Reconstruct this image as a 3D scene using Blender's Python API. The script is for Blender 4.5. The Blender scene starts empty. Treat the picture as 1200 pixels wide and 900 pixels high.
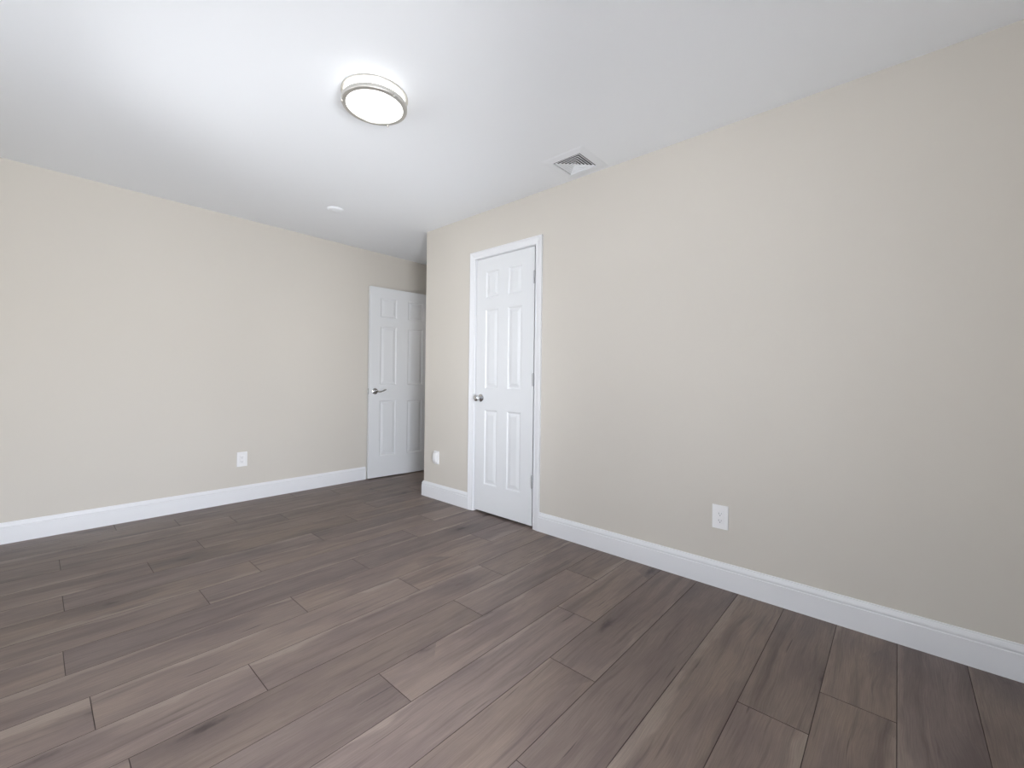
import bpy, bmesh, math, random
from mathutils import Vector, Matrix

SC = bpy.context.scene
COL = SC.collection

# ---------------------------------------------------------------- camera
CAM_H = 1.085
YAW, ROLL = 0.83982, 0.012588
F_PX, CY_PX = 504.15, 444.36
cam = bpy.data.cameras.new('camera')
cam.sensor_width = 36.0
cam.lens = F_PX / 1200 * 36.0
cam.shift_y = (CY_PX - 450) / 1200
cam.clip_start = 0.02
cam_o = bpy.data.objects.new('camera', cam)
COL.objects.link(cam_o)
fw = Vector((math.sin(YAW), math.cos(YAW), 0))
rt = Vector((math.cos(YAW), -math.sin(YAW), 0))
up = Vector((0, 0, 1))
r2 = rt * math.cos(ROLL) + up * math.sin(ROLL)
u2 = up * math.cos(ROLL) - rt * math.sin(ROLL)
M = Matrix((r2, u2, -fw)).transposed().to_4x4()
M.translation = Vector((0, 0, CAM_H))
cam_o.matrix_world = M
SC.camera = cam_o

# ---------------------------------------------------------------- sky and exposure
SKY, GROUND = 4.2, 6.2
SKY_SUN, GROUND_SUN = 50.0, 49.0
LAMP = 1.6
W = bpy.data.worlds.new('sky')
SC.world = W
W.use_nodes = True
wn = W.node_tree
bg = wn.nodes['Background']
# pale sky above, sunlit ground below the horizon, both brighter on the sunny side (-Y)
wtc = wn.nodes.new('ShaderNodeTexCoord')
wsx = wn.nodes.new('ShaderNodeSeparateXYZ')
wn.links.new(wtc.outputs['Generated'], wsx.inputs[0])


def w_step(sock, a, b_):
    n = wn.nodes.new('ShaderNodeMapRange')
    n.interpolation_type = 'SMOOTHSTEP'
    n.inputs['From Min'].default_value, n.inputs['From Max'].default_value = a, b_
    wn.links.new(sock, n.inputs['Value'])
    return n.outputs['Result']


def w_mix(fac, a, b_):
    n = wn.nodes.new('ShaderNodeMix')
    n.data_type = 'RGBA'
    wn.links.new(fac, n.inputs['Factor'])
    for k, v in (('A', a), ('B', b_)):
        if isinstance(v, tuple):
            n.inputs[k].default_value = (*v, 1)
        else:
            wn.links.new(v, n.inputs[k])
    return n.outputs['Result']


def tint(v, c):
    return tuple(v * k for k in c)


C_SKY, C_GND = (0.93, 0.975, 1.05), (0.96, 0.98, 1.01)
up_f = w_step(wsx.outputs[2], -0.06, 0.06)
sun_f = w_step(wsx.outputs[1], -0.55, -0.95)
dull = w_mix(up_f, tint(GROUND, C_GND), tint(SKY, C_SKY))
sunny = w_mix(up_f, tint(GROUND_SUN, C_GND), tint(SKY_SUN, C_SKY))
wn.links.new(w_mix(sun_f, dull, sunny), bg.inputs[0])
bg.inputs[1].default_value = 1.0
SC.view_settings.view_transform = 'Standard'
SC.view_settings.look = 'None'
SC.view_settings.gamma = 1
SC.view_settings.exposure = 0.02
SC.view_settings.use_curve_mapping = False

# room measures (metres, camera stands at x = y = 0)
H = 2.44
XR = 2.4375          # right wall face
YB = 4.216           # back wall face
YC = 3.269           # where the right wall ends
XL = -0.30           # left wall face
YF = -0.52           # front wall face (behind the camera)
XE = 3.15            # entry wall face
XH = 4.25            # hall wall face
T = 0.115            # wall thickness
WX0, WX1, WZ0, WZ1 = -0.2, 0.75, 0.25, 1.50     # window in the front wall
LEFT = ((0.02, 1.36, 0.32, 2.15), (2.0, 2.9, 0.60, 2.15))   # unseen left wall windows, the second added for light: y0, y1, z0, z1


def portal(name, loc, rot, sx, sy):
    l = bpy.data.lights.new(name, 'AREA')
    l.shape = 'RECTANGLE'
    l.size, l.size_y = sx, sy
    l.cycles.is_portal = True
    o = bpy.data.objects.new(name, l)
    o.location, o.rotation_euler = loc, rot
    COL.objects.link(o)


portal('sky_portal', ((WX0 + WX1) / 2, YF - T - 0.02, (WZ0 + WZ1) / 2), (math.pi / 2, 0, 0), WX1 - WX0, WZ1 - WZ0)
for a_, b_, c_, d_ in LEFT:
    portal('sky_portal', (XL - T - 0.02, (a_ + b_) / 2, (c_ + d_) / 2), (math.pi / 2, 0, -math.pi / 2), b_ - a_, d_ - c_)

# unseen lamp in the hall beyond the entry doorway, added to lift the alcove
hl = bpy.data.lights.new('unseen_hall_lamp', 'AREA')
hl.shape, hl.size, hl.energy, hl.color = 'DISK', 0.30, 3.0, (1.0, 0.9, 0.8)
hl_o = bpy.data.objects.new('unseen_hall_lamp', hl)
hl_o.location = (3.75, 3.72, H - 0.03)
COL.objects.link(hl_o)


# ---------------------------------------------------------------- materials
def s2l(c):
    return tuple(((x / 255) / 12.92 if x / 255 <= 0.04045 else ((x / 255 + 0.055) / 1.055) ** 2.4) for x in c)


def mat(name):
    m = bpy.data.materials.new(name)
    m.use_nodes = True
    nt = m.node_tree
    b = nt.nodes['Principled BSDF']
    return m, nt, b


def N(nt, t, **kw):
    n = nt.nodes.new(t)
    for k, v in kw.items():
        setattr(n, k, v)
    return n


def paint(name, col, rough=0.6, bump=0.0, scale=300.0, spec=0.3, var=0.0):
    m, nt, b = mat(name)
    b.inputs['Base Color'].default_value = (*col, 1)
    b.inputs['Roughness'].default_value = rough
    b.inputs['Specular IOR Level'].default_value = spec
    tc = N(nt, 'ShaderNodeTexCoord')
    if bump:
        nz = N(nt, 'ShaderNodeTexNoise')
        nz.inputs['Scale'].default_value = scale
        nz.inputs['Detail'].default_value = 3
        nt.links.new(tc.outputs['Object'], nz.inputs['Vector'])
        bp = N(nt, 'ShaderNodeBump')
        bp.inputs['Strength'].default_value = bump
        bp.inputs['Distance'].default_value = 0.001
        nt.links.new(nz.outputs['Fac'], bp.inputs['Height'])
        nt.links.new(bp.outputs['Normal'], b.inputs['Normal'])
    if var:
        n2 = N(nt, 'ShaderNodeTexNoise')
        n2.inputs['Scale'].default_value = 1.7
        n2.inputs['Detail'].default_value = 4
        nt.links.new(tc.outputs['Object'], n2.inputs['Vector'])
        mx = N(nt, 'ShaderNodeMix', data_type='RGBA')
        mx.inputs['A'].default_value = (*[c * (1 - var) for c in col], 1)
        mx.inputs['B'].default_value = (*[c * (1 + var) for c in col], 1)
        nt.links.new(n2.outputs['Fac'], mx.inputs['Factor'])
        nt.links.new(mx.outputs['Result'], b.inputs['Base Color'])
    return m


def metal(name, col, rough, metallic=1.0):
    m, nt, b = mat(name)
    b.inputs['Base Color'].default_value = (*col, 1)
    b.inputs['Metallic'].default_value = metallic
    b.inputs['Roughness'].default_value = rough
    tc = N(nt, 'ShaderNodeTexCoord')
    nz = N(nt, 'ShaderNodeTexNoise')
    nz.inputs['Scale'].default_value = 120
    nt.links.new(tc.outputs['Object'], nz.inputs['Vector'])
    mr = N(nt, 'ShaderNodeMapRange')
    mr.inputs['To Min'].default_value = rough * 0.9
    mr.inputs['To Max'].default_value = rough * 1.1
    nt.links.new(nz.outputs['Fac'], mr.inputs['Value'])
    nt.links.new(mr.outputs['Result'], b.inputs['Roughness'])
    return m


M_WALL = paint('beige_wall_paint', (0.63, 0.597, 0.545), 0.75, 0.06, 260, 0.2, 0.012)
M_CEIL = paint('white_ceiling_paint', (0.905, 0.93, 0.965), 0.85, 0.04, 220, 0.15)
M_TRIM = paint('white_gloss_trim_paint', (0.78, 0.79, 0.815), 0.32, 0.0, 1, 0.4)
M_DOOR = paint('white_door_paint', (0.745, 0.76, 0.78), 0.38, 0.03, 500, 0.4)
M_PLAST = paint('white_plastic', (0.84, 0.84, 0.85), 0.3, 0, 1, 0.45)
M_DARK = paint('dark_slot', (0.03, 0.03, 0.032), 0.7)
M_GREY = paint('grey_slot_plastic', (0.30, 0.31, 0.33), 0.5)
M_DUCT = paint('sheet_metal_duct', (0.16, 0.16, 0.165), 0.6)
M_VENT = paint('white_enamelled_steel', (0.875, 0.90, 0.935), 0.6, 0, 1, 0.25)
M_CHROME = metal('polished_chrome', (0.72, 0.73, 0.75), 0.14)
M_NICKEL = metal('brushed_nickel', (0.62, 0.605, 0.57), 0.42, 0.78)
M_STEEL = metal('satin_steel', (0.52, 0.53, 0.55), 0.35)
M_VINYL = paint('white_vinyl_frame', (0.8, 0.81, 0.82), 0.4)

m, nt, b = mat('lit_acrylic_diffuser')
b.inputs['Base Color'].default_value = (0.9, 0.9, 0.88, 1)
b.inputs['Roughness'].default_value = 0.4
b.inputs['Emission Color'].default_value = (1.0, 0.975, 0.94, 1)
b.inputs['Emission Strength'].default_value = LAMP
M_LAMP = m

m, nt, b = mat('window_pane_glass')
out = nt.nodes['Material Output']
tr = N(nt, 'ShaderNodeBsdfTransparent')
gl = N(nt, 'ShaderNodeBsdfGlossy')
gl.inputs['Roughness'].default_value = 0.02
mxs = N(nt, 'ShaderNodeMixShader')
fr = N(nt, 'ShaderNodeFresnel')
nt.links.new(fr.outputs[0], mxs.inputs[0])
nt.links.new(tr.outputs[0], mxs.inputs[1])
nt.links.new(gl.outputs[0], mxs.inputs[2])
nt.links.new(mxs.outputs[0], out.inputs['Surface'])
M_GLASS = m


def wood_material():
    m, nt, b = mat('grey_brown_oak_laminate')
    L = nt.links.new

    def math_(op, a, bb=None, c=None, clamp=False):
        n = N(nt, 'ShaderNodeMath', operation=op, use_clamp=clamp)
        for i, v in enumerate((a, bb, c)):
            if v is None:
                continue
            if isinstance(v, (int, float)):
                n.inputs[i].default_value = v
            else:
                L(v, n.inputs[i])
        return n.outputs[0]

    def rng(v, a, bb, c, d, smooth=True):
        n = N(nt, 'ShaderNodeMapRange', interpolation_type='SMOOTHSTEP' if smooth else 'LINEAR')
        L(v, n.inputs['Value'])
        for k, x in zip(('From Min', 'From Max', 'To Min', 'To Max'), (a, bb, c, d)):
            n.inputs[k].default_value = x
        return n.outputs['Result']

    def mix(f, a, bb, mode='MIX'):
        n = N(nt, 'ShaderNodeMix', data_type='RGBA', blend_type=mode)
        for k, v in (('Factor', f), ('A', a), ('B', bb)):
            if isinstance(v, tuple):
                n.inputs[k].default_value = (*v, 1)
            elif isinstance(v, (int, float)):
                n.inputs[k].default_value = v
            else:
                L(v, n.inputs[k])
        return n.outputs['Result']

    def comb(x, y):
        n = N(nt, 'ShaderNodeCombineXYZ')
        for i, v in enumerate((x, y)):
            if isinstance(v, (int, float)):
                n.inputs[i].default_value = v
            else:
                L(v, n.inputs[i])
        return n.outputs[0]

    def noise(vec, scale, detail, rough=0.55, dist=0.0):
        n = N(nt, 'ShaderNodeTexNoise')
        L(vec, n.inputs['Vector'])
        n.inputs['Scale'].default_value = scale
        n.inputs['Detail'].default_value = detail
        n.inputs['Roughness'].default_value = rough
        n.inputs['Distortion'].default_value = dist
        return n.outputs['Fac']

    uvp = N(nt, 'ShaderNodeUVMap', uv_map='plank')
    uvg = N(nt, 'ShaderNodeUVMap', uv_map='grain')
    sp = N(nt, 'ShaderNodeSeparateXYZ'); L(uvp.outputs[0], sp.inputs[0])
    sg = N(nt, 'ShaderNodeSeparateXYZ'); L(uvg.outputs[0], sg.inputs[0])
    pv = sp.outputs[1]
    gu, gv = sg.outputs[0], sg.outputs[1]
    at = N(nt, 'ShaderNodeAttribute', attribute_name='tone')
    sc_ = N(nt, 'ShaderNodeSeparateColor'); L(at.outputs['Color'], sc_.inputs[0])
    ra, rb_, rc = sc_.outputs[0], sc_.outputs[1], sc_.outputs[2]

    # knots: sparse cells, the grain bends round them
    kv = comb(math_('MULTIPLY', gu, 2.3), math_('MULTIPLY', gv, 6.5))
    vor = N(nt, 'ShaderNodeTexVoronoi', feature='F1')
    L(kv, vor.inputs['Vector']); vor.inputs['Scale'].default_value = 1.0
    kr = N(nt, 'ShaderNodeSeparateColor'); L(vor.outputs['Color'], kr.inputs[0])
    keep = rng(kr.outputs[0], 0.54, 0.58, 0.0, 1.0)
    wob = noise(comb(math_('MULTIPLY', gu, 16), math_('MULTIPLY', gv, 30)), 1, 3)
    kd = math_('ADD', vor.outputs['Distance'], math_('MULTIPLY', math_('SUBTRACT', wob, 0.5), 0.34))
    knot = math_('MULTIPLY', rng(kd, 0.0, 0.19, 1.0, 0.0), keep)
    halo = math_('MULTIPLY', rng(kd, 0.05, 0.65, 1.0, 0.0), keep)

    warp = noise(comb(math_('MULTIPLY', gu, 1.9), math_('MULTIPLY', gv, 5.0)), 1, 2)
    gv2 = math_('ADD', gv, math_('ADD', math_('MULTIPLY', math_('SUBTRACT', warp, 0.5), 0.055),
                                 math_('MULTIPLY', halo, 0.016)))
    broad = noise(comb(math_('MULTIPLY', gu, 0.9), math_('MULTIPLY', gv2, 15)), 1, 4, 0.55)
    streak = noise(comb(math_('MULTIPLY', gu, 2.2), math_('MULTIPLY', gv2, 52)), 1, 4, 0.6)
    fine = noise(comb(math_('MULTIPLY', gu, 9), math_('MULTIPLY', gv2, 320)), 1, 3, 0.65)
    blot = noise(comb(math_('MULTIPLY', gu, 2.6), math_('MULTIPLY', gv, 7.5)), 1, 3, 0.5)

    warm = (0.242, 0.186, 0.150)
    cool = (0.210, 0.165, 0.150)
    base = mix(ra, warm, cool)
    base = mix(rng(blot, 0.38, 0.66, 0.0, 0.60), base, (0.150, 0.113, 0.106))
    base = mix(rng(broad, 0.50, 0.70, 0.0, 0.62), base, (0.117, 0.084, 0.074))
    base = mix(rng(streak, 0.54, 0.74, 0.0, 0.62), base, (0.092, 0.069, 0.063))
    base = mix(rng(streak, 0.26, 0.46, 0.40, 0.0), base, (0.285, 0.232, 0.200))
    # pale sapwood band along one long edge of some planks
    ve = mix(math_('GREATER_THAN', rb_, 0.5), comb(pv, 0), comb(math_('SUBTRACT', 0.202, pv), 0))
    sv = N(nt, 'ShaderNodeSeparateXYZ'); L(ve, sv.inputs[0])
    sapn = noise(comb(math_('MULTIPLY', gu, 2.0), math_('MULTIPLY', gv, 3.0)), 1, 3)
    lim = math_('MULTIPLY', math_('SUBTRACT', sapn, 0.40), 0.20)
    sap = rng(math_('SUBTRACT', lim, sv.outputs[0]), -0.004, 0.014, 0.0, 1.0)
    sap = math_('MULTIPLY', sap, rng(rc, 0.25, 0.5, 0.15, 0.85))
    base = mix(math_('MULTIPLY', sap, 0.65), base, (0.330, 0.272, 0.228))
    # narrow dark splits
    spl = noise(comb(math_('MULTIPLY', gu, 3.2), math_('MULTIPLY', gv2, 75)), 1, 1, 0.4)
    base = mix(rng(spl, 0.735, 0.79, 0.0, 0.75), base, (0.050, 0.036, 0.033))
    base = mix(math_('MULTIPLY', halo, 0.5), base, (0.10, 0.076, 0.075))
    base = mix(math_('MULTIPLY', knot, 0.9), base, (0.042, 0.031, 0.030))
    base = mix(rng(fine, 0.35, 0.72, 0.0, 0.38, False), base, (0.078, 0.060, 0.056))
    hv = N(nt, 'ShaderNodeHueSaturation')
    hv.inputs['Saturation'].default_value = 1.0
    L(base, hv.inputs['Color'])
    L(rng(rc, 0, 1, 0.87, 1.09, False), hv.inputs['Value'])
    L(hv.outputs[0], b.inputs['Base Color'])
    b.inputs['Specular IOR Level'].default_value = 0.35
    L(rng(fine, 0.3, 0.7, 0.40, 0.52, False), b.inputs['Roughness'])
    bp = N(nt, 'ShaderNodeBump')
    bp.inputs['Strength'].default_value = 0.12
    bp.inputs['Distance'].default_value = 0.0006
    L(fine, bp.inputs['Height'])
    L(bp.outputs[0], b.inputs['Normal'])
    return m


M_WOOD = wood_material()
M_GROOVE = paint('dark_plank_bevel', (0.055, 0.038, 0.033), 0.7)


# ---------------------------------------------------------------- helpers
def obj(name, bm, m, parent=None, smooth=False):
    me = bpy.data.meshes.new(name)
    bmesh.ops.recalc_face_normals(bm, faces=bm.faces)
    bm.to_mesh(me)
    bm.free()
    for x in (m if isinstance(m, (list, tuple)) else [m]):
        me.materials.append(x)
    if smooth:
        me.shade_smooth()
        try:
            me.set_sharp_from_angle(angle=math.radians(38))
        except Exception:
            pass
    o = bpy.data.objects.new(name, me)
    COL.objects.link(o)
    if parent:
        o.parent = parent
    return o


def tag(o, label, cat, kind=None, group=None):
    o['label'] = label
    o['category'] = cat
    if kind:
        o['kind'] = kind
    if group:
        o['group'] = group
    return o


def thing(name, label, cat, mw=None, group=None, kind=None):
    o = bpy.data.objects.new(name, None)
    o.empty_display_size = 0.05
    COL.objects.link(o)
    if mw is not None:
        o.matrix_world = mw
    return tag(o, label, cat, kind, group)


def frame(loc, xax, zax):
    """matrix with local X = xax, Z = zax, Y = Z x X"""
    x, z = Vector(xax).normalized(), Vector(zax).normalized()
    y = z.cross(x)
    mm = Matrix((x, y, z)).transposed().to_4x4()
    mm.translation = Vector(loc)
    return mm


def box(bm, x0, x1, y0, y1, z0, z1, bevel=0.0, seg=2, mi=0):
    vs = [bm.verts.new((x, y, z)) for z in (z0, z1) for x, y in ((x0, y0), (x1, y0), (x1, y1), (x0, y1))]
    fs = []
    for q in ((0, 3, 2, 1), (4, 5, 6, 7), (0, 1, 5, 4), (1, 2, 6, 5), (2, 3, 7, 6), (3, 0, 4, 7)):
        f = bm.faces.new([vs[i] for i in q]); f.material_index = mi; fs.append(f)
    if bevel:
        es = list({e for f in fs for e in f.edges})
        bmesh.ops.bevel(bm, geom=es, offset=bevel, segments=seg, affect='EDGES', profile=0.5)
    return fs


def lathe(bm, prof, n=48, mi=0, axis='Z'):
    """prof: list of (radius, height) revolved round Z (or Y)"""
    rings = []
    for r, z in prof:
        if r < 1e-6:
            co = (0, 0, z) if axis == 'Z' else (0, z, 0)
            rings.append([bm.verts.new(co)])
        else:
            ring = []
            for k in range(n):
                a = 2 * math.pi * k / n
                c, s = r * math.cos(a), r * math.sin(a)
                ring.append(bm.verts.new((c, s, z) if axis == 'Z' else (c, z, s)))
            rings.append(ring)
    for A, B in zip(rings, rings[1:]):
        for k in range(n):
            k2 = (k + 1) % n
            if len(A) == 1 and len(B) == 1:
                continue
            if len(A) == 1:
                f = bm.faces.new((A[0], B[k], B[k2]))
            elif len(B) == 1:
                f = bm.faces.new((A[k], A[k2], B[0]))
            else:
                f = bm.faces.new((A[k], A[k2], B[k2], B[k]))
            f.material_index = mi


def tube(bm, pts, rad, n=12):
    """round tube through pts; rad = number or list"""
    pts = [Vector(p) for p in pts]
    rads = rad if isinstance(rad, list) else [rad] * len(pts)
    rings = []
    ref = Vector((0.13, 0.2, 1)).normalized()
    for i, p in enumerate(pts):
        d = (pts[min(i + 1, len(pts) - 1)] - pts[max(i - 1, 0)]).normalized()
        if abs(d.dot(ref)) > 0.95:
            ref = Vector((1, 0.1, 0.05)).normalized()
        u = d.cross(ref).normalized()
        v = d.cross(u)
        rr = rads[i]
        ru, rv = rr if isinstance(rr, tuple) else (rr, rr)
        rings.append([bm.verts.new(p + u * ru * math.cos(2 * math.pi * k / n) + v * rv * math.sin(2 * math.pi * k / n)) for k in range(n)])
    for A, B in zip(rings, rings[1:]):
        for k in range(n):
            bm.faces.new((A[k], A[(k + 1) % n], B[(k + 1) % n], B[k]))
    bm.faces.new(rings[0][::-1])
    bm.faces.new(rings[-1])


def sweep(bm, sections, closed_profile=True, caps=True):
    """bridge a list of equal-length vertex rings"""
    rings = [[bm.verts.new(p) for p in s] for s in sections]
    n = len(rings[0])
    for A, B in zip(rings, rings[1:]):
        for k in range(n if closed_profile else n - 1):
            bm.faces.new((A[k], A[(k + 1) % n], B[(k + 1) % n], B[k]))
    if caps:
        bm.faces.new(rings[0][::-1])
        bm.faces.new(rings[-1])


# ---------------------------------------------------------------- the room shell
def wall(name, boxes, label, m=M_WALL):
    bm = bmesh.new()
    for bx in boxes:
        box(bm, *bx)
    return tag(obj(name, bm, m), label, 'wall', 'structure')


DY0, DY1, DZ1 = 1.967, 2.592, 2.066          # closet door opening in the right wall (with jamb)
wall('wall_back', [(XL - T, XH, YB, YB + T, 0, H)], 'beige painted back wall behind the open white door')
wall('wall_right', [(XR, XR + T, YF, DY0 - 0.019, 0, H), (XR, XR + T, DY1 + 0.019, YC, 0, H),
                    (XR, XR + T, DY0 - 0.019, DY1 + 0.019, DZ1 + 0.019, H)],
     'beige painted right wall with the closed white door')
wall('wall_left', [(XL - T, XL, YF, LEFT[0][0], 0, H), (XL - T, XL, LEFT[0][1], LEFT[1][0], 0, H), (XL - T, XL, LEFT[1][1], YB, 0, H)]
     + [(XL - T, XL, q[0], q[1], 0, q[2]) for q in LEFT] + [(XL - T, XL, q[0], q[1], q[3], H) for q in LEFT],
     'beige painted left wall out of view')
wall('wall_front', [(XL - T, WX0, YF - T, YF, 0, H), (WX1, XE + T, YF - T, YF, 0, H),
                    (WX0, WX1, YF - T, YF, 0, WZ0), (WX0, WX1, YF - T, YF, WZ1, H)], 'beige painted wall behind the camera')
wall('wall_alcove', [(XR + T, XH, YC - T, YC, 0, H)], 'beige return wall running back from the outer corner')
EY0, EY1 = 3.31, 4.082
wall('wall_entry', [(XE, XE + T, YC, EY0, 0, H), (XE, XE + T, EY1, YB, 0, H), (XE, XE + T, EY0, EY1, 2.072, H)],
     'beige wall with the entry doorway beyond the corner')
wall('wall_closet', [(XE, XE + T, YF, YC - T, 0, H)], 'closet wall behind the closed white door')
wall('wall_hall', [(XH, XH + T, YC - T, YB + T, 0, H)], 'beige hall wall beyond the entry doorway')

# ceiling with the square hole of the vent
VX, VY, VH = 2.262, 1.522, 0.098
bm = bmesh.new()
x0, x1, y0, y1 = XL - T, XH + T, YF - T, YB + T
for bx in ((x0, VX - VH, y0, y1), (VX + VH, x1, y0, y1), (VX - VH, VX + VH, y0, VY - VH), (VX - VH, VX + VH, VY + VH, y1)):
    box(bm, *bx, H, H + 0.10)
tag(obj('ceiling', bm, M_CEIL), 'flat white ceiling with a round lamp and a square vent', 'ceiling', 'structure')

# floor: every plank with its own tone, bevelled edges over a dark base
PW, PL, PY0 = 0.202, 1.195, -0.008
LONG = {2: 1.52, 3: 1.52}
JOINT = {0: 1.856, 1: 1.608, 2: 0.95, 3: 0.93, 4: 1.36, 5: 1.69, 6: 0.857, 7: 0.191, 8: 0.552, 9: 0.138, 10: 0.857, 11: 0.089,
         12: 0.572, 13: 0.858, 14: 0.107, 15: 0.453, 16: 0.730, 17: 0.114, 18: 1.022, 19: 0.720, -1: 1.45, -2: 1.40, -3: 0.3, 20: 0.4}
rnd = random.Random(11)
bm = bmesh.new()
uvp = bm.loops.layers.uv.new('plank')
uvg = bm.loops.layers.uv.new('grain')
colr = bm.loops.layers.float_color.new('tone')
G, B = 0.0005, 0.0012
for k in range(-3, 21):
    ya, yb = PY0 + PW * k, PY0 + PW * (k + 1)
    j, PL = JOINT[k], LONG.get(k, 1.195)
    while j > x0:
        j -= PL
    while j < x1:
        xa, xb = max(j, x0), min(j + PL, x1)
        if xb - xa > 0.01:
            ou, ov = rnd.uniform(0, 200), rnd.uniform(0, 200)
            flip = rnd.choice((-1, 1))
            tone = (rnd.random(), rnd.random(), rnd.random(), 1)
            lo = [bm.verts.new(p) for p in ((xa + G, ya + G, -0.0022), (xb - G, ya + G, -0.0022), (xb - G, yb - G, -0.0022), (xa + G, yb - G, -0.0022))]
            hi = [bm.verts.new(p) for p in ((xa + B, ya + B, 0), (xb - B, ya + B, 0), (xb - B, yb - B, 0), (xa + B, yb - B, 0))]
            fs = [bm.faces.new(hi)]
            for i in range(4):
                f = bm.faces.new((lo[i], lo[(i + 1) % 4], hi[(i + 1) % 4], hi[i]))
                f.material_index = 1
                fs.append(f)
            for f in fs:
                for l in f.loops:
                    c = l.vert.co
                    u, v = c.x - j, c.y - ya
                    l[uvp].uv = (u, v)
                    l[uvg].uv = (ou + u * flip, ov + v)
                    l[colr] = tone
        j += PL
box(bm, x0, x1, y0, y1, -0.08, -0.0022, mi=1)
tag(obj('floor', bm, [M_WOOD, M_GROOVE]), 'grey brown wood plank floor running along the back wall', 'floor', 'structure')

# baseboards -----------------------------------------------------------
BASE = [(0.0, 0.0), (0.0155, 0.0), (0.0155, 0.0985), (0.0135, 0.1005), (0.0122, 0.1025), (0.0126, 0.1050), (0.0140, 0.1085),
        (0.0140, 0.1120), (0.0128, 0.1175), (0.0102, 0.1240), (0.0082, 0.1275), (0.0066, 0.1285), (0.0066, 0.1300),
        (0.0062, 0.1330), (0.0045, 0.1345), (0.0, 0.1345)]


def baseboard(name, path, label):
    """path: list of ((x, y), (nx, ny)): wall point and the offset direction for a mitred section"""
    bm = bmesh.new()
    sweep(bm, [[(p[0] + n[0] * t, p[1] + n[1] * t, z) for t, z in BASE] for p, n in path])
    return tag(obj(name, bm, M_TRIM), label, 'baseboard', 'structure')


CW = 0.058                                              # casing width
CY1, CY0 = DY1 + 0.006 + CW, DY0 - 0.006 - CW           # outer edges of the casing
baseboard('baseboard_back', [((XL, YB), (0, -1)), ((2.376, YB), (0, -1))], 'white moulded baseboard along the back wall')
baseboard('baseboard_right', [((XR, YF), (-1, 0)), ((XR, CY0), (-1, 0))], 'long white moulded baseboard along the right wall up to the door casing')
baseboard('baseboard_corner', [((XR, CY1), (-1, 0)), ((XR, YC), (-1, 1)), ((XE, YC), (0, 1))],
          'short white baseboard wrapping the outer corner left of the closed door')
baseboard('baseboard_left', [((XL, YF), (1, 0)), ((XL, YB), (1, 0))], 'white moulded baseboard along the left wall')
baseboard('baseboard_front', [((XL, YF), (0, 1)), ((XR, YF), (0, 1))], 'white moulded baseboard on the wall behind the camera')

# door casings ---------------------------------------------------------
CAS = [(0.0, 0.0), (0.0, 0.009), (0.003, 0.0105), (0.010, 0.0105), (0.014, 0.0095), (0.026, 0.0125), (0.038, 0.0150), (0.044, 0.0150),
       (0.047, 0.0172), (0.055, 0.0172), (0.058, 0.0155), (0.058, 0.0)]


def casing(bm, to_world, a0, a1, z1):
    """mitred casing; inner edges at a0 < a1 and head at z1; to_world(a, z, t)"""
    secs = []
    for (a, z, da, dz) in ((a0, 0.0, -1, 0), (a0, z1, -1, 1), (a1, z1, 1, 1), (a1, 0.0, 1, 0)):
        secs.append([to_world(a + da * w, z + dz * w, t) for w, t in CAS])
    sweep(bm, secs)


bm = bmesh.new()
casing(bm, lambda a, z, t: (XR - t, a, z), DY0 - 0.006, DY1 + 0.006, DZ1 + 0.0)
tr1 = tag(obj('trim_1', bm, M_TRIM), 'white moulded casing framing the closed door in the right wall', 'door casing', 'structure')
bm = bmesh.new()
JT = 0.019
box(bm, XR, XR + T, DY0 - JT, DY0, 0, DZ1)
box(bm, XR, XR + T, DY1, DY1 + JT, 0, DZ1)
box(bm, XR, XR + T, DY0 - JT, DY1 + JT, DZ1 - 0.004, DZ1 + JT - 0.004)
for ya, yb in ((DY0, DY0 + 0.011), (DY1 - 0.011, DY1)):
    box(bm, XR + 0.040, XR + 0.075, ya, yb, 0, DZ1 - 0.004)
box(bm, XR + 0.040, XR + 0.075, DY0, DY1, DZ1 - 0.015, DZ1 - 0.004)
obj('jamb', bm, M_TRIM, tr1)

bm = bmesh.new()
casing(bm, lambda a, z, t: (XE - t, a, z), EY0 + 0.012, EY1 - 0.012, 2.060)
tr2 = tag(obj('trim_2', bm, M_TRIM), 'white casing of the entry doorway behind the open door', 'door casing', 'structure')
bm = bmesh.new()
box(bm, XE, XE + T, EY0, EY0 + 0.019, 0, 2.072)
box(bm, XE, XE + T, EY1 - 0.019, EY1, 0, 2.072)
box(bm, XE, XE + T, EY0, EY1, 2.053, 2.072)
obj('jamb', bm, M_TRIM, tr2)


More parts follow.
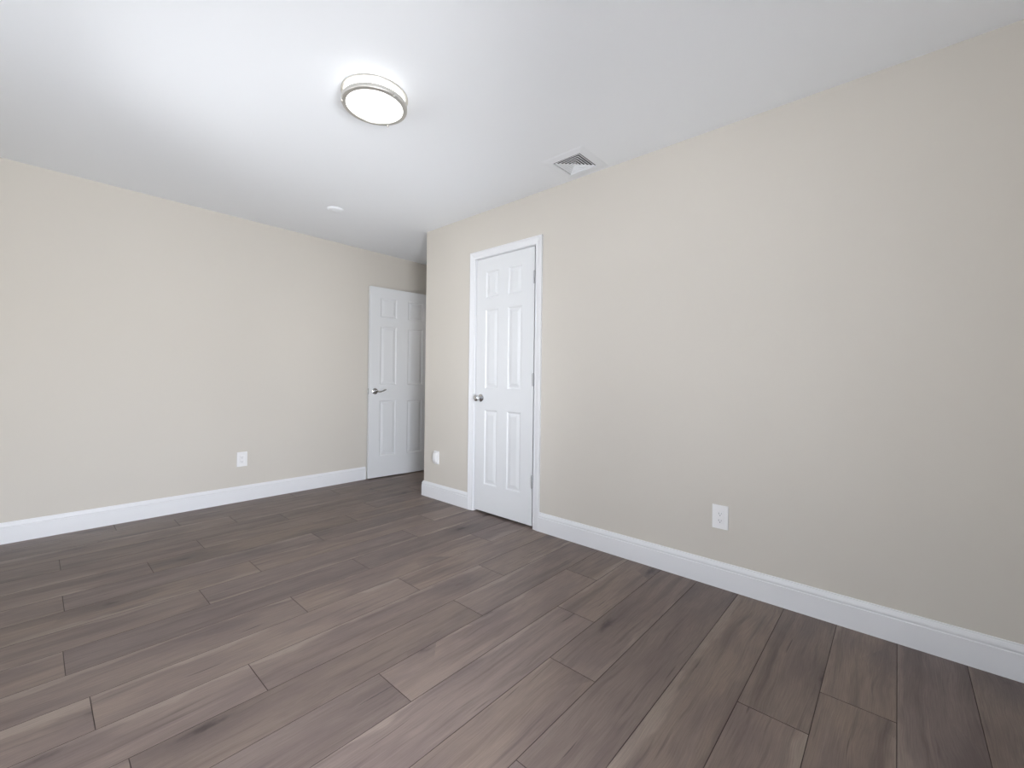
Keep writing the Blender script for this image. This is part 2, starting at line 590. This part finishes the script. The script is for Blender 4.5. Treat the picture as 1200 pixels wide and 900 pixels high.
# six-panel doors ------------------------------------------------------
def panel_door(w, z0, z1, cols, rows, th=0.035):
    """leaf in local coords: x along the leaf, y = out of the visible face (face at y = 0, back at -th), z up"""
    bm = bmesh.new()
    xs = sorted([0, w] + [c for p in cols for c in p])
    zs = sorted([z0, z1] + [c for p in rows for c in p])
    LOOPS = [(0.0, 0.0), (0.003, -0.0012), (0.008, -0.0062), (0.012, -0.0075), (0.018, -0.0075), (0.021, -0.0066), (0.040, -0.0022), (0.042, -0.0016)]
    for side in (0, 1):
        def P(x, z, d):
            return (x, d, z) if side == 0 else (x, -th - d, z)
        for i in range(len(xs) - 1):
            for j in range(len(zs) - 1):
                a, b_, c, d = xs[i], xs[i + 1], zs[j], zs[j + 1]
                ispan = any(abs(a - p[0]) < 1e-6 for p in cols) and any(abs(c - p[0]) < 1e-6 for p in rows)
                if not ispan:
                    bm.faces.new([bm.verts.new(P(*q, 0)) for q in ((a, c), (b_, c), (b_, d), (a, d))])
                else:
                    prev = None
                    for ins, dep in LOOPS:
                        ring = [bm.verts.new(P(*q, dep)) for q in ((a + ins, c + ins), (b_ - ins, c + ins), (b_ - ins, d - ins), (a + ins, d - ins))]
                        if prev:
                            for k in range(4):
                                bm.faces.new((prev[k], prev[(k + 1) % 4], ring[(k + 1) % 4], ring[k]))
                        prev = ring
                    bm.faces.new(prev)
    for q in (((0, z0), (0, z1)), ((w, z0), (w, z1)), ((0, z0), (w, z0)), ((0, z1), (w, z1))):
        (xa, za), (xb, zb) = q
        bm.faces.new([bm.verts.new(p) for p in ((xa, 0, za), (xb, 0, zb), (xb, -th, zb), (xa, -th, za))])
    bmesh.ops.remove_doubles(bm, verts=bm.verts, dist=1e-5)
    return bm


ROWS = [(0.236, 0.836), (1.008, 1.640), (1.736, 1.948)]

# closed closet door: face looks to -X, local x runs from the latch edge to the hinges (-Y)
WD = 0.608
door1 = thing('door_1', 'closed narrow white six panel door in the right wall', 'door',
              frame((XR + 0.001, 2.587, 0), (0, -1, 0), (0, 0, 1)), kind='structure')
# local Y = Z x X = (0,0,1)x(0,-1,0) = (1,0,0): points into the wall, so mirror the leaf
bm = panel_door(WD, 0.016, 2.058, [(0.106, 0.248), (0.350, 0.492)], ROWS)
for v in bm.verts:
    v.co.y = -v.co.y
obj('door_leaf', bm, M_DOOR, door1)
kn = bmesh.new()
lathe(kn, [(0.0, 0.0), (0.031, 0.0), (0.032, -0.003), (0.030, -0.007), (0.020, -0.010), (0.0125, -0.013), (0.011, -0.024), (0.013, -0.032),
           (0.021, -0.038), (0.0262, -0.046), (0.0270, -0.054), (0.0245, -0.061), (0.017, -0.066), (0.0, -0.068)], 40, axis='Y')
for v in kn.verts:
    v.co += Vector((0.064, 0, 0.930))
o = obj('door_knob', kn, M_CHROME, door1, True)
o['label'] = 'round chrome knob'
for z in (1.832, 1.083, 0.338):
    hb = bmesh.new()
    for s in range(5):
        za = z - 0.0445 + s * 0.0178
        lathe_b = bmesh.new()
        lathe(lathe_b, [(0.0, za), (0.0062, za), (0.0066, za + 0.0006), (0.0066, za + 0.0170), (0.0062, za + 0.0176), (0.0, za + 0.0176)], 16)
        for v in lathe_b.verts:
            v.co += Vector((WD + 0.004, -0.0068, 0))
        me = bpy.data.meshes.new('tmp'); lathe_b.to_mesh(me); lathe_b.free(); hb.from_mesh(me); bpy.data.meshes.remove(me)
    for zz, s in ((z + 0.0445, 1), (z - 0.0445, -1)):
        lathe_b = bmesh.new()
        lathe(lathe_b, [(0.0052, 0.0), (0.0052, s * 0.002), (0.003, s * 0.004), (0.0, s * 0.0045)], 16)
        for v in lathe_b.verts:
            v.co += Vector((WD + 0.004, -0.0068, zz))
        me = bpy.data.meshes.new('tmp'); lathe_b.to_mesh(me); lathe_b.free(); hb.from_mesh(me); bpy.data.meshes.remove(me)
    box(hb, WD - 0.011, WD + 0.0035, -0.0015, 0.0008, z - 0.0445, z + 0.0445)
    box(hb, WD + 0.0045, WD + 0.011, -0.0015, 0.0006, z - 0.0445, z + 0.0445)
    o = obj('hinge', hb, M_STEEL, door1, True)
    o['label'] = 'satin steel butt hinge'

# open entry door swung against the back wall
FX, FY, DA = 2.3810, 4.1640, math.radians(5.0)
dx, dy = math.cos(DA), -math.sin(DA)
door2 = thing('door_2', 'white six panel door standing open against the back wall', 'door',
              frame((FX, FY, 0), (dx, dy, 0), (0, 0, 1)), kind='structure')
# local Y points towards the back wall, so the visible face is mirrored too
bm = panel_door(0.762, 0.012, 2.056, [(0.120, 0.312), (0.450, 0.642)], ROWS)
for v in bm.verts:
    v.co.y = -v.co.y
obj('door_leaf', bm, M_DOOR, door2)


def rose_and_lever(y0, s, arm, zc, xc, out):
    r = bmesh.new()
    lathe(r, [(0.0, 0.0), (0.0320, 0.0), (0.0330, s * 0.003), (0.0310, s * 0.007), (0.0240, s * 0.010), (0.0135, s * 0.012), (0.0125, s * out), (0.0, s * out)], 40, axis='Y')
    for v in r.verts:
        v.co += Vector((xc, y0, zc))
    if arm:
        pts, rad = [], []
        n = 18
        for i in range(n + 1):
            t = i / n
            pts.append((xc - 0.012 + 0.124 * t, y0 + s * (out + 0.004 - 0.010 * t * t), zc + 0.010 * math.sin(t * math.pi * 1.5 + 2.7) + 0.004 + 0.006 * t))
            rr = 0.0105 - 0.0040 * min(1, t * 1.6) + 0.0018 * max(0, t - 0.75) * 4
            if i in (0, n):
                rr *= 0.5
            rad.append((rr * 0.75, rr))
        tube(r, pts, rad, 14)
    return r


o = obj('door_lever', rose_and_lever(0.0, -1, True, 0.938, 0.064, 0.046), M_CHROME, door2, True)
o['label'] = 'chrome lever handle on a round rose'
o = obj('door_rose', rose_and_lever(0.035, 1, False, 0.938, 0.064, 0.0115), M_CHROME, door2, True)
lb = bmesh.new()
box(lb, -0.0015, 0.001, 0.005, 0.030, 0.910, 0.967)
box(lb, -0.010, -0.0015, 0.012, 0.023, 0.928, 0.948, 0.002)
o = obj('latch_plate', lb, M_STEEL, door2)
o['label'] = 'steel latch on the door edge'

# unseen windows behind and left of the camera, sized to balance the daylight
def window(name, to_w, a0, a1, z0, z1, label):
    def B(bm, a, b_, d0, d1, z, zz):
        p, q = to_w(a, d0), to_w(b_, d1)
        box(bm, min(p[0], q[0]), max(p[0], q[0]), min(p[1], q[1]), max(p[1], q[1]), z, zz)
    bm = bmesh.new()
    w = 0.045
    B(bm, a0, a0 + w, 0.02, 0.09, z0, z1); B(bm, a1 - w, a1, 0.02, 0.09, z0, z1)
    B(bm, a0 + w, a1 - w, 0.02, 0.09, z0, z0 + w); B(bm, a0 + w, a1 - w, 0.02, 0.09, z1 - w, z1)
    zm = (z0 + z1) / 2
    B(bm, a0 + w, a1 - w, 0.03, 0.08, zm - 0.022, zm + 0.022)
    root = tag(obj(name, bm, M_VINYL), label, 'window', 'structure')
    g = bmesh.new()
    B(g, a0 + w, a1 - w, 0.053, 0.057, z0 + w, zm - 0.022); B(g, a0 + w, a1 - w, 0.053, 0.057, zm + 0.022, z1 - w)
    obj('pane', g, M_GLASS, root)
    c = bmesh.new()
    t = 0.06
    B(c, a0 - t, a0, -0.016, 0, z0 - t, z1 + t); B(c, a1, a1 + t, -0.016, 0, z0 - t, z1 + t)
    B(c, a0, a1, -0.016, 0, z1, z1 + t); B(c, a0, a1, -0.016, 0, z0 - t, z0 - 0.02); B(c, a0 - t, a1 + t, -0.045, 0.02, z0 - 0.02, z0)
    obj('casing', c, M_TRIM, root)


window('window_1', lambda a, d: (a, YF - d), WX0, WX1, WZ0, WZ1, 'white double hung window in the wall behind the camera')
window('window_2', lambda a, d: (XL - d, a), *LEFT[0], 'taller white double hung window in the left wall')
window('added_window_3', lambda a, d: (XL - d, a), *LEFT[1], 'shorter unseen white double hung window added in the left wall for daylight')  # extra window, added to brighten the far end of the room

# ---------------------------------------------------------------- ceiling light
CLX, CLY = 1.0702, 1.8516
cl = thing('ceiling_light', 'round flush ceiling light with two nickel rings and a glowing white drum', 'ceiling light',
           Matrix.Translation((CLX, CLY, H)))
bm = bmesh.new()
lathe(bm, [(0.0, 0.0), (0.138, 0.0), (0.138, -0.012), (0.0, -0.012)], 72)
obj('base_pan', bm, M_VENT, cl, True)
bm = bmesh.new()
lathe(bm, [(0.130, -0.010), (0.1385, -0.012), (0.1385, -0.064), (0.136, -0.0715), (0.130, -0.0765), (0.120, -0.0785), (0.095, -0.0800), (0.05, -0.0812), (0.0, -0.0815)], 72)
obj('diffuser', bm, M_LAMP, cl, True)


def ring(bm, r_in, r_out, z0, z1):
    lathe(bm, [(r_in, z0), (r_out - 0.002, z0), (r_out, z0 + (0.002 if z1 > z0 else -0.002)), (r_out, z1 - (0.002 if z1 > z0 else -0.002)),
               (r_out - 0.002, z1), (r_in, z1), (r_in, z0)], 96)


bm = bmesh.new(); ring(bm, 0.1400, 0.1515, -0.022, -0.031)
o = obj('upper_ring', bm, M_NICKEL, cl, True); o['label'] = 'thin brushed nickel ring near the ceiling'
bm = bmesh.new()
lathe(bm, [(0.1388, -0.060), (0.1455, -0.060), (0.1478, -0.0615), (0.1485, -0.066), (0.1482, -0.0765), (0.1465, -0.0795), (0.1440, -0.0806), (0.1330, -0.0812),
           (0.1298, -0.0806), (0.1288, -0.0790), (0.1300, -0.0772), (0.1360, -0.0740), (0.1388, -0.0680), (0.1388, -0.060)], 96)
o = obj('lower_ring', bm, M_NICKEL, cl, True); o['label'] = 'broad brushed nickel ring around the glowing face'
for a in (-86, 34, 154):
    c, s = math.cos(math.radians(a)), math.sin(math.radians(a))
    bm = bmesh.new()
    tube(bm, [(c * 0.1455, s * 0.1455, z) for z in (-0.024, -0.0785)], 0.0021, 10)
    tube(bm, [(c * 0.1455, s * 0.1455, -0.0775), (c * 0.1455, s * 0.1455, -0.0825), (c * 0.1455, s * 0.1455, -0.0865)], [0.0052, 0.0056, 0.0035], 14)
    o = obj('post', bm, M_NICKEL, cl, True)
    o['label'] = 'slim nickel post with a small end nut'

# ---------------------------------------------------------------- ceiling vent
vt = thing('ceiling_vent', 'square white ceiling vent with nested louvers near the right wall', 'vent', Matrix.Translation((VX, VY, H)))
VO = 0.152


def sq_loft(bm, loops):
    prev = None
    for r, z in loops:
        rg = [bm.verts.new(p) for p in ((-r, -r, z), (r, -r, z), (r, r, z), (-r, r, z))]
        if prev:
            for k in range(4):
                bm.faces.new((prev[k], prev[(k + 1) % 4], rg[(k + 1) % 4], rg[k]))
        prev = rg
    return prev


bm = bmesh.new()
sq_loft(bm, [(VO, 0.0), (VO, -0.0006), (VO - 0.007, -0.0022), (VH + 0.006, -0.0052), (VH + 0.001, -0.0050), (VH - 0.0005, -0.0035), (VH - 0.001, 0.0), (VO, 0.0)])
obj('face_frame', bm, M_VENT, vt)
bm = bmesh.new()
top = sq_loft(bm, [(VH - 0.001, 0.0), (VH - 0.001, 0.085)])
bm.faces.new(top)
o = obj('duct', bm, M_DUCT, vt); o['label'] = 'dark duct above the louvers'
for k in range(5):
    r = 0.0900 - 0.0168 * k
    bm = bmesh.new()
    sq_loft(bm, [(r, -0.0046), (r + 0.0002, -0.0022), (r - 0.0018, -0.0010), (r - 0.0104, 0.0022), (r - 0.0106, 0.0014), (r - 0.0024, -0.0018), (r - 0.0013, -0.0028),
                 (r - 0.0011, -0.0048), (r, -0.0046)])
    obj('louver', bm, M_VENT, vt)
bm = bmesh.new()
box(bm, -0.0125, 0.0125, -0.0125, 0.0125, -0.0055, -0.003, 0.001)
obj('center_panel', bm, M_VENT, vt)

# ---------------------------------------------------------------- smoke detector
sd = thing('smoke_detector', 'small round white smoke detector on the ceiling near the back wall', 'smoke detector', Matrix.Translation((1.625, 3.40, H)))
bm = bmesh.new()
lathe(bm, [(0.0, 0.0), (0.064, 0.0), (0.0637, -0.0030), (0.062, -0.004), (0.0, -0.004)], 56)
obj('mounting_plate', bm, M_VENT, sd, True)
bm = bmesh.new()
lathe(bm, [(0.0615, -0.004), (0.0600, -0.0075), (0.055, -0.0110), (0.046, -0.0135), (0.030, -0.0150), (0.029, -0.0142), (0.023, -0.0142), (0.022, -0.0150), (0.0, -0.0155)], 56)
obj('cover', bm, M_VENT, sd, True)


# ---------------------------------------------------------------- wall outlets
def outlet(label, mw, group=None):
    """local x = along the wall, z = up, -y = into the room"""
    r = thing('wall_outlet', label, 'outlet', mw, group)
    bm = bmesh.new()
    box(bm, -0.040, 0.040, -0.0055, 0.0, -0.0625, 0.0625, 0.002, 2)
    obj('cover_plate', bm, M_PLAST, r)
    bm = bmesh.new()
    box(bm, -0.0168, 0.0168, -0.0075, -0.004, -0.0335, 0.0335, 0.0012, 2)
    obj('receptacle', bm, M_PLAST, r)
    for zc in (0.0185, -0.0175):
        bm = bmesh.new()
        box(bm, -0.0076, -0.0050, -0.0079, -0.0072, zc - 0.004, zc + 0.0045)
        box(bm, 0.0050, 0.0072, -0.0079, -0.0072, zc - 0.0035, zc + 0.004)
        s = bmesh.new()
        lathe(s, [(0.0, -0.0079), (0.0026, -0.0079), (0.0026, -0.0072), (0.0, -0.0072)], 16, axis='Y')
        for v in s.verts:
            v.co.z += zc - 0.0095
        me = bpy.data.meshes.new('tmp'); s.to_mesh(me); s.free(); bm.from_mesh(me); bpy.data.meshes.remove(me)
        o = obj('socket', bm, M_GREY, r)
        o['label'] = 'socket slots with a round earth hole'
    return r


outlet('white outlet low on the right wall, right of the closed door', frame((XR, 0.692, 0.3705), (0, -1, 0), (0, 0, 1)))
outlet('white outlet low on the back wall, left of the open door', frame((1.2165, YB, 0.364), (1, 0, 0), (0, 0, 1)))

# plate with a rounded plug-in style front between the corner and the closed door
pd = thing('wall_plate', 'white wall plate with a rounded bulging front between the outer corner and the closed door', 'wall plate',
           frame((XR, 3.085, 0.3715), (0, -1, 0), (0, 0, 1)))
bm = bmesh.new()
box(bm, -0.036, 0.036, -0.0055, 0.0, -0.0585, 0.0585, 0.002, 2)
obj('back_plate', bm, M_PLAST, pd)
bm = bmesh.new()
secs = []
n = 14
for i in range(n + 1):
    z = -0.0525 + 0.105 * i / n
    d = 0.006 + 0.024 * max(0.0, 1 - (abs(z) / 0.0525) ** 3.0) ** 0.5
    hw = 0.029
    secs.append([(-hw, -0.004, z), (-hw, -d + 0.004, z), (-hw + 0.006, -d, z), (hw - 0.006, -d, z), (hw, -d + 0.004, z), (hw, -0.004, z)])
sweep(bm, secs)
obj('rounded_front', bm, M_PLAST, pd, True)
